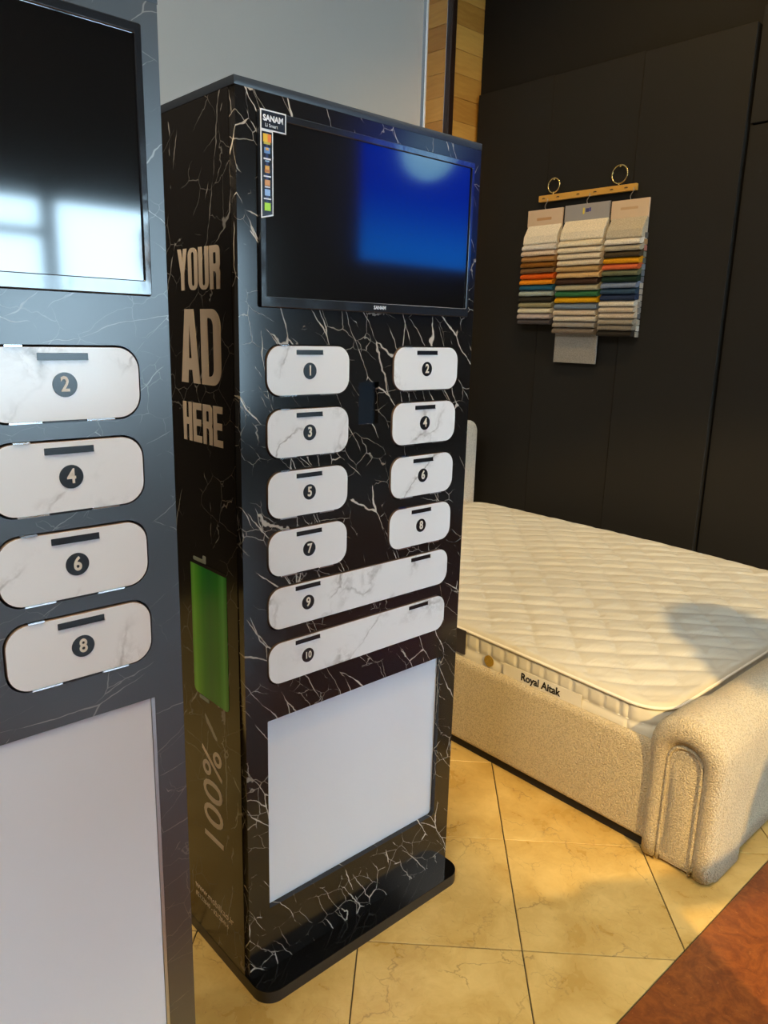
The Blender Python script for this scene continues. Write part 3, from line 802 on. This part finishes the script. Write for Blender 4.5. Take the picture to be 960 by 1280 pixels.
o = obj('label_band', on_side(flat([rr(0, 0.290, 0, 0.060, 0.002)], 0.002), 0.236, 0.292), 'piping', mat_); o['label'] = 'cream label band with black script'
tx = text_mesh('Royal Aitak', 0.034, 0.0006, 0.0008, 'LEFT', sx=0.92)
obj('label_lettering', on_side(tx, 0.166, 0.321, 0.0038), 'slot', mat_)
o = obj('gold_emblem', on_side(flat([circle(0, 0, 0.019, 24)] , 0.002), 0.297, 0.336), plain('gold_thread', (0.42, 0.26, 0.03), 0.5, 0.3, var=0.5, vs=160), mat_); o['label'] = 'round gold embroidered emblem'
o = obj('dark_label', on_side(flat([rr(0, 0.10, 0, 0.085, 0.002)], 0.002), 0.50, 0.322), plain('dark_label', (0.035, 0.030, 0.036), 0.5, var=0.3), mat_); o['label'] = 'dark sewn label'

# ------------------------------------------------------------------ swatch rail and hanging fabric books
rail = empty('swatch_rail', (PX-0.024, 1.245, 2.09)); tag(rail, 'wooden hanging bar with two brass rings on the black wall', 'hanger bar')
def tilt(y): return 0.0                                       # bar level
bm = bmesh.new(); box(bm, -0.010, 0.010, -0.288, 0.290, -0.016, 0.016, 0.002)
obj('bar', bm, 'bar_wood', rail)
for yy, rr_ in ((0.205, 0.036), (-0.185, 0.043)):
    ring = []
    for k in range(28):
        a = 2*PI*k/28; ring.append((0.002, yy+rr_*math.cos(a), 0.016+0.010+rr_+rr_*math.sin(a)))
    bm = bmesh.new(); tube(bm, ring, 0.0036, 8, closed=True)
    tube(bm, [(0.002, yy, 0.010), (0.002, yy, 0.030)], 0.005, 8)
    obj('ring', bm, 'brass', rail, smooth=True)
    boxo('wall_nail', (0.0, 0.024, yy-0.004, yy+0.004, 0.016+0.010+2*rr_-0.010, 0.016+0.010+2*rr_-0.0036), 'brass', rail, bevel=0.001)
for yy in (0.255, 0.165, 0.04, -0.06, -0.155, -0.235):
    bm = bmesh.new(); tube(bm, [(-0.0125, yy-0.008, -0.001), (-0.0135, yy, 0.001), (-0.0125, yy+0.008, -0.001)], 0.0022, 6)
    obj('cup_hook', bm, 'wenge', rail)

def swatch_book(label, y0, y1, ztop, zhead, cols, zlast, header_col, xbase, hook, extra=None, marks=None):
    """y0 < y1. header card on top, then cloth flaps shingled downward"""
    yc = (y0+y1)/2; W = (y1-y0)
    root = empty('swatch_book', (xbase, yc, zlast)); tag(root, label, 'swatch book')
    def lz(zz): return zz-zlast
    hw = W/2
    # header card
    bm = bmesh.new(); box(bm, -0.030, -0.018, -hw, hw, lz(zhead-0.01), lz(ztop), 0.002)
    obj('header_card', bm, plain('card_'+label[:9], header_col, 0.6), root)
    bm = bmesh.new(); box(bm, -0.018, -0.004, -hw+0.006, hw-0.004, lz(zlast+0.02), lz(zhead+0.01), 0.001)
    obj('backing_board', bm, plain('backing_'+label[:9], (0.10, 0.10, 0.11), 0.7), root)
    # hook
    pts = [(-0.020, 0.0, lz(ztop-0.004)), (-0.020, 0.004, lz(ztop+0.012)), (-0.021, -0.012, lz(ztop+0.028)), (-0.022, -0.012, lz(ztop+0.042))]
    pts = [(-0.022-0.016*min(1, k/5), 0.006*math.sin(k*0.6)-0.014*(k/10), lz(ztop-0.004+(hook-ztop+0.012)*k/10)) for k in range(11)]
    bm = bmesh.new(); tube(bm, pts, 0.0022, 6); obj('wire_hook', bm, 'wire', root, smooth=True)
    n = len(cols); first = 0.105
    step = (zhead-first-zlast)/(n-1)
    zb = zhead
    for k, c in enumerate(cols):
        zt = zb+0.022 if k else zhead+0.012
        zb = zhead-first-step*k
        xo = -0.030-0.030*min(1, k*0.5+0.6)
        # flap cross-section: tucked in at the top, swelling at the lower edge
        jit = random.uniform(-0.0035, 0.0035)
        prof = [(-0.020, zt), (xo*0.62-0.010, zb+(zt-zb)*0.72), (xo-0.016, zb+(zt-zb)*0.35), (xo-0.020, zb+0.008), (xo-0.017, zb+0.001), (xo-0.008, zb), (-0.020, zb+0.006)]
        bm = bmesh.new(); rows = []
        NS = 10
        for q in range(NS+1):
            yy = -hw+0.002+jit + (W-0.010)*q/NS
            wob = 0.0022*mnoise.noise(Vector((yy*30, k*3.1, y0*7)))
            rows.append([bm.verts.new((px, yy, lz(pz+wob*(1 if i in (3, 4, 5) else 0.3)))) for i, (px, pz) in enumerate(prof)])
        m = len(prof)
        for q in range(NS):
            for i in range(m): bm.faces.new((rows[q][i], rows[q][(i+1) % m], rows[q+1][(i+1) % m], rows[q+1][i]))
        bm.faces.new(rows[0][::-1]); bm.faces.new(rows[-1])
        bmesh.ops.recalc_face_normals(bm, faces=bm.faces)
        o = obj('fabric_swatch', bm, fabric('cloth', c), root)
        # sample edges peeping out at the side
        bm = bmesh.new(); box(bm, -0.042, -0.016, -hw-0.004, -hw+0.001+jit, lz(zb-0.002), lz(zb+step*0.8), 0.001)
        obj('swatch_edge', bm, fabric('cloth_edge', tuple(0.5*q_+0.10 for q_ in cols[(k+3) % n]), 300, 0.3), root)
    if extra:
        c, zl = extra
        bm = bmesh.new(); box(bm, -0.040, -0.030, -hw, hw-0.004, lz(zl), lz(zlast+0.03), 0.002)
        obj('fabric_swatch', bm, fabric('cloth_long', c), root)
    for (ma, mb, za, zb_, c) in (marks or []):
        boxo('card_print', (-0.0308, -0.0302, -ma, -mb, lz(zb_), lz(za)), plain('card_mark', c, 0.6), root)
    return root
S = srgb
left_c = [S(222,212,192), S(205,196,185), S(205,182,158), S(160,118,72), S(128,82,32), S(112,82,52), S(205,86,24), S(215,130,28), S(38,84,108), S(150,158,150), S(48,44,36), S(138,130,98), S(198,188,162), S(170,155,148), S(72,66,66)]
mid_c = [S(218,205,180), S(215,202,175), S(212,198,172), S(205,190,165), S(200,184,158), S(170,138,92), S(195,158,108), S(60,42,32), S(160,152,125), S(50,98,62), S(205,150,22), S(110,122,135), S(190,172,148), S(186,174,154), S(140,132,122), S(112,100,88)]
right_c = [S(180,168,145), S(215,205,188), S(160,150,130), S(68,58,42), S(200,138,26), S(196,96,58), S(98,100,76), S(32,50,40), S(112,124,145), S(48,68,88), S(40,50,74), S(200,190,172), S(182,166,145), S(180,164,144), S(142,132,116), S(120,112,100), S(45,40,34)]
HOOKZ = 2.078
swatch_book('fabric swatch book with tan card, orange and teal flaps, below the brass ring', 1.376, 1.602, 2.036, 1.960, left_c, 1.435, S(205,178,148), PX, HOOKZ, marks=[(-0.05, 0.045, 1.994, 1.980, S(185,140,95))])
swatch_book('longest fabric swatch book with grey card between the other two books', 1.096, 1.362, 2.040, 1.965, mid_c, 1.390, S(150,145,142), PX, HOOKZ, extra=(S(140,135,128), 1.236), marks=[(-0.022, -0.012, 2.020, 1.990, S(215,190,70)), (-0.005, 0.014, 2.016, 1.998, S(60,60,110)), (0.015, 0.026, 2.018, 2.000, S(70,70,140))])
swatch_book('fabric swatch book with coral, green and navy flaps under a tan card', 0.880, 1.085, 2.034, 1.955, right_c, 1.380, S(205,178,145), PX, HOOKZ, marks=[(-0.05, 0.045, 2.000, 1.988, S(190,155,115))])

# ------------------------------------------------------------------ glowing globe added by the street window to put a round reflection in the screen
pl = empty('reflection_globe', (4.98, -4.55, CEIL)); tag(pl, 'unseen glowing globe added for a round reflection in the screen', 'lamp')
t = NT('lit_globe'); t.set(col=(0.8, 0.9, 1.0), em=(0.25, 0.62, 1.0), ems=2.2)
bm = bmesh.new(); bmesh.ops.create_uvsphere(bm, u_segments=32, v_segments=16, radius=0.27); bmesh.ops.translate(bm, verts=bm.verts, vec=(0, 0, 3.12-CEIL))
obj('globe', bm, t.m, pl, smooth=True)
bm = bmesh.new(); tube(bm, [(0, 0, 0), (0, 0, 3.38-CEIL)], 0.008, 8); obj('cord', bm, 'slot', pl)
bm = bmesh.new(); tube(bm, [(0, 0, 0), (0, 0, -0.03)], 0.06, 20); obj('ceiling_rose', bm, 'white_print', pl)
bm = bmesh.new(); tube(bm, [(0, 0, 3.375-CEIL), (0, 0, 3.43-CEIL)], 0.045, 16); obj('collar', bm, 'chrome', pl)

# ------------------------------------------------------------------ bystander beside the photographer, outside the picture: the track spot throws the shadow on bed and floor
def make_person(loc, rz):
    V = []; E = []; RAD = []
    def v(co, r, p=None):
        V.append(co); RAD.append(r if isinstance(r, tuple) else (r, r))
        if p is not None: E.append((p, len(V)-1))
        return len(V)-1
    pel = v((0, 0, 0.95), (0.115, 0.155))
    bel = v((0.01, 0, 1.10), (0.115, 0.145), pel); ch = v((0.0, 0, 1.28), (0.115, 0.16), bel)
    sh = v((-0.015, 0, 1.385), (0.080, 0.090), ch); nk = v((0.0, 0, 1.47), 0.055, sh)
    hd0 = v((0.012, 0, 1.535), 0.066, nk); hd1 = v((0.022, 0, 1.61), (0.098, 0.076), hd0); v((0.012, 0, 1.675), (0.085, 0.070), hd1)
    v((0.128, 0, 1.585), 0.010, hd1)                                    # nose
    for sg in (-1, 1):
        v((0.0, sg*0.088, 1.60), 0.016, hd1)                            # ears
        a0 = v((-0.015, sg*0.095, 1.392), 0.066, sh); a = v((-0.012, sg*0.165, 1.372), 0.060, a0); b = v((0.02, sg*0.205, 1.22), 0.050, a); c = v((0.07, sg*0.215, 1.075), 0.043, b)
        d = v((0.20, sg*0.175, 1.065), 0.038, c); e = v((0.315, sg*0.135, 1.085), 0.027, d)
        pm = v((0.385, sg*0.125, 1.095), (0.018, 0.036), e)
        for k, (dy, ln) in enumerate(((-0.030, 0.060), (-0.010, 0.075), (0.010, 0.070), (0.029, 0.055))):
            f0 = v((0.420, sg*0.125+dy, 1.098), 0.0105, pm); f1 = v((0.420+ln*0.55, sg*0.125+dy*1.15, 1.092), 0.0090, f0); v((0.420+ln, sg*0.125+dy*1.2, 1.072), 0.0075, f1)
        t0 = v((0.375, sg*0.085, 1.105), 0.011, pm); v((0.410, sg*0.068, 1.108), 0.009, t0)
        h = v((0.0, sg*0.088, 0.87), 0.092, pel); k1 = v((0.015, sg*0.10, 0.50), 0.062, h); k2 = v((-0.005, sg*0.105, 0.28), 0.056, k1); an = v((-0.02, sg*0.105, 0.085), 0.042, k2)
        he = v((-0.035, sg*0.108, 0.045), 0.040, an); v((0.15, sg*0.125, 0.036), (0.034, 0.042), an)
    me = bpy.data.meshes.new('body_cage'); me.from_pydata(V, E, []); me.update()
    o = bpy.data.objects.new('tmp_body', me); COL.objects.link(o)
    m = o.modifiers.new('skin', 'SKIN'); m.use_smooth_shade = True
    if not me.skin_vertices: me.attributes.new('skin', 'FLOAT', 'POINT')
    if me.skin_vertices:
        for i_, sv in enumerate(me.skin_vertices[0].data):
            sv.radius = RAD[i_]; sv.use_root = (i_ == 0)
    o.modifiers.new('sub', 'SUBSURF').levels = 2
    dg = bpy.context.evaluated_depsgraph_get(); dg.update()
    bme = bpy.data.meshes.new_from_object(o.evaluated_get(dg)); bpy.data.objects.remove(o)
    bm = bmesh.new(); bm.from_mesh(bme); bmesh.ops.holes_fill(bm, edges=bm.edges, sides=0); bmesh.ops.recalc_face_normals(bm, faces=bm.faces); bm.to_mesh(bme); bm.free()
    zmin = min(q.co.z for q in bme.vertices); bme.transform(Matrix.Translation((0, 0, -zmin)))
    bme.materials.clear()
    for nm_, c_ in (('skin_tone', (0.45, 0.27, 0.19)), ('dark_jacket', (0.02, 0.022, 0.03)), ('blue_jeans', (0.03, 0.05, 0.10)), ('dark_shoes', (0.012, 0.011, 0.010))):
        bme.materials.append(plain(nm_, c_, 0.8))
    for p_ in bme.polygons:
        c_ = p_.center; p_.use_smooth = True
        p_.material_index = 0 if (c_.z > 1.475 or c_.x > 0.315) else (3 if c_.z < 0.085 else (2 if c_.z < 0.94 else 1))
    root = empty('person', loc, rz=rz); tag(root, 'person in dark jacket and jeans holding both forearms forward', 'person')
    b = bpy.data.objects.new('body', bme); link(b, root)
    bm = bmesh.new(); bmesh.ops.create_uvsphere(bm, u_segments=24, v_segments=16, radius=1.0)
    for q in bm.verts:
        x_, y_, z_ = q.co
        if x_ > 0.35 and z_ < 0.35: x_ = 0.35 - (0.35-z_)*0.35
        q.co = (x_*0.125-0.012, y_*0.105, z_*0.125+1.635-zmin)
    obj('hair', bm, plain('dark_hair', (0.015, 0.010, 0.007), 0.6), root, smooth=True)
    for sg in (-1, 1):
        bm = bmesh.new(); bmesh.ops.create_uvsphere(bm, u_segments=12, v_segments=8, radius=0.011); bmesh.ops.translate(bm, verts=bm.verts, vec=(0.105, sg*0.032, 1.615-zmin)); obj('eye', bm, plain('eye_dark', (0.05, 0.04, 0.035), 0.2), root, smooth=True)
    bm = bmesh.new(); box(bm, 0.098, 0.108, -0.022, 0.022, 1.545-zmin, 1.553-zmin, 0.003); obj('mouth', bm, plain('lips', (0.35, 0.13, 0.11), 0.5), root, smooth=True)
    return root
make_person((0.615, -1.850, 0), math.radians(150))
# carton added between the person's hands to widen the floor shadow
cb = empty('shadow_box', (0.615, -1.850, 0), rz=math.radians(150)); tag(cb, 'unseen brown cardboard box added to widen the floor shadow', 'box')
boxo('carton', (0.330, 0.690, -0.110, 0.110, 0.80, 1.125), plain('cardboard', (0.36, 0.23, 0.12), 0.85), cb, bevel=0.008, seg=2)
boxo('tape', (0.360, 0.660, -0.025, 0.025, 1.1252, 1.1262), plain('packing_tape', (0.45, 0.32, 0.18), 0.3), cb)
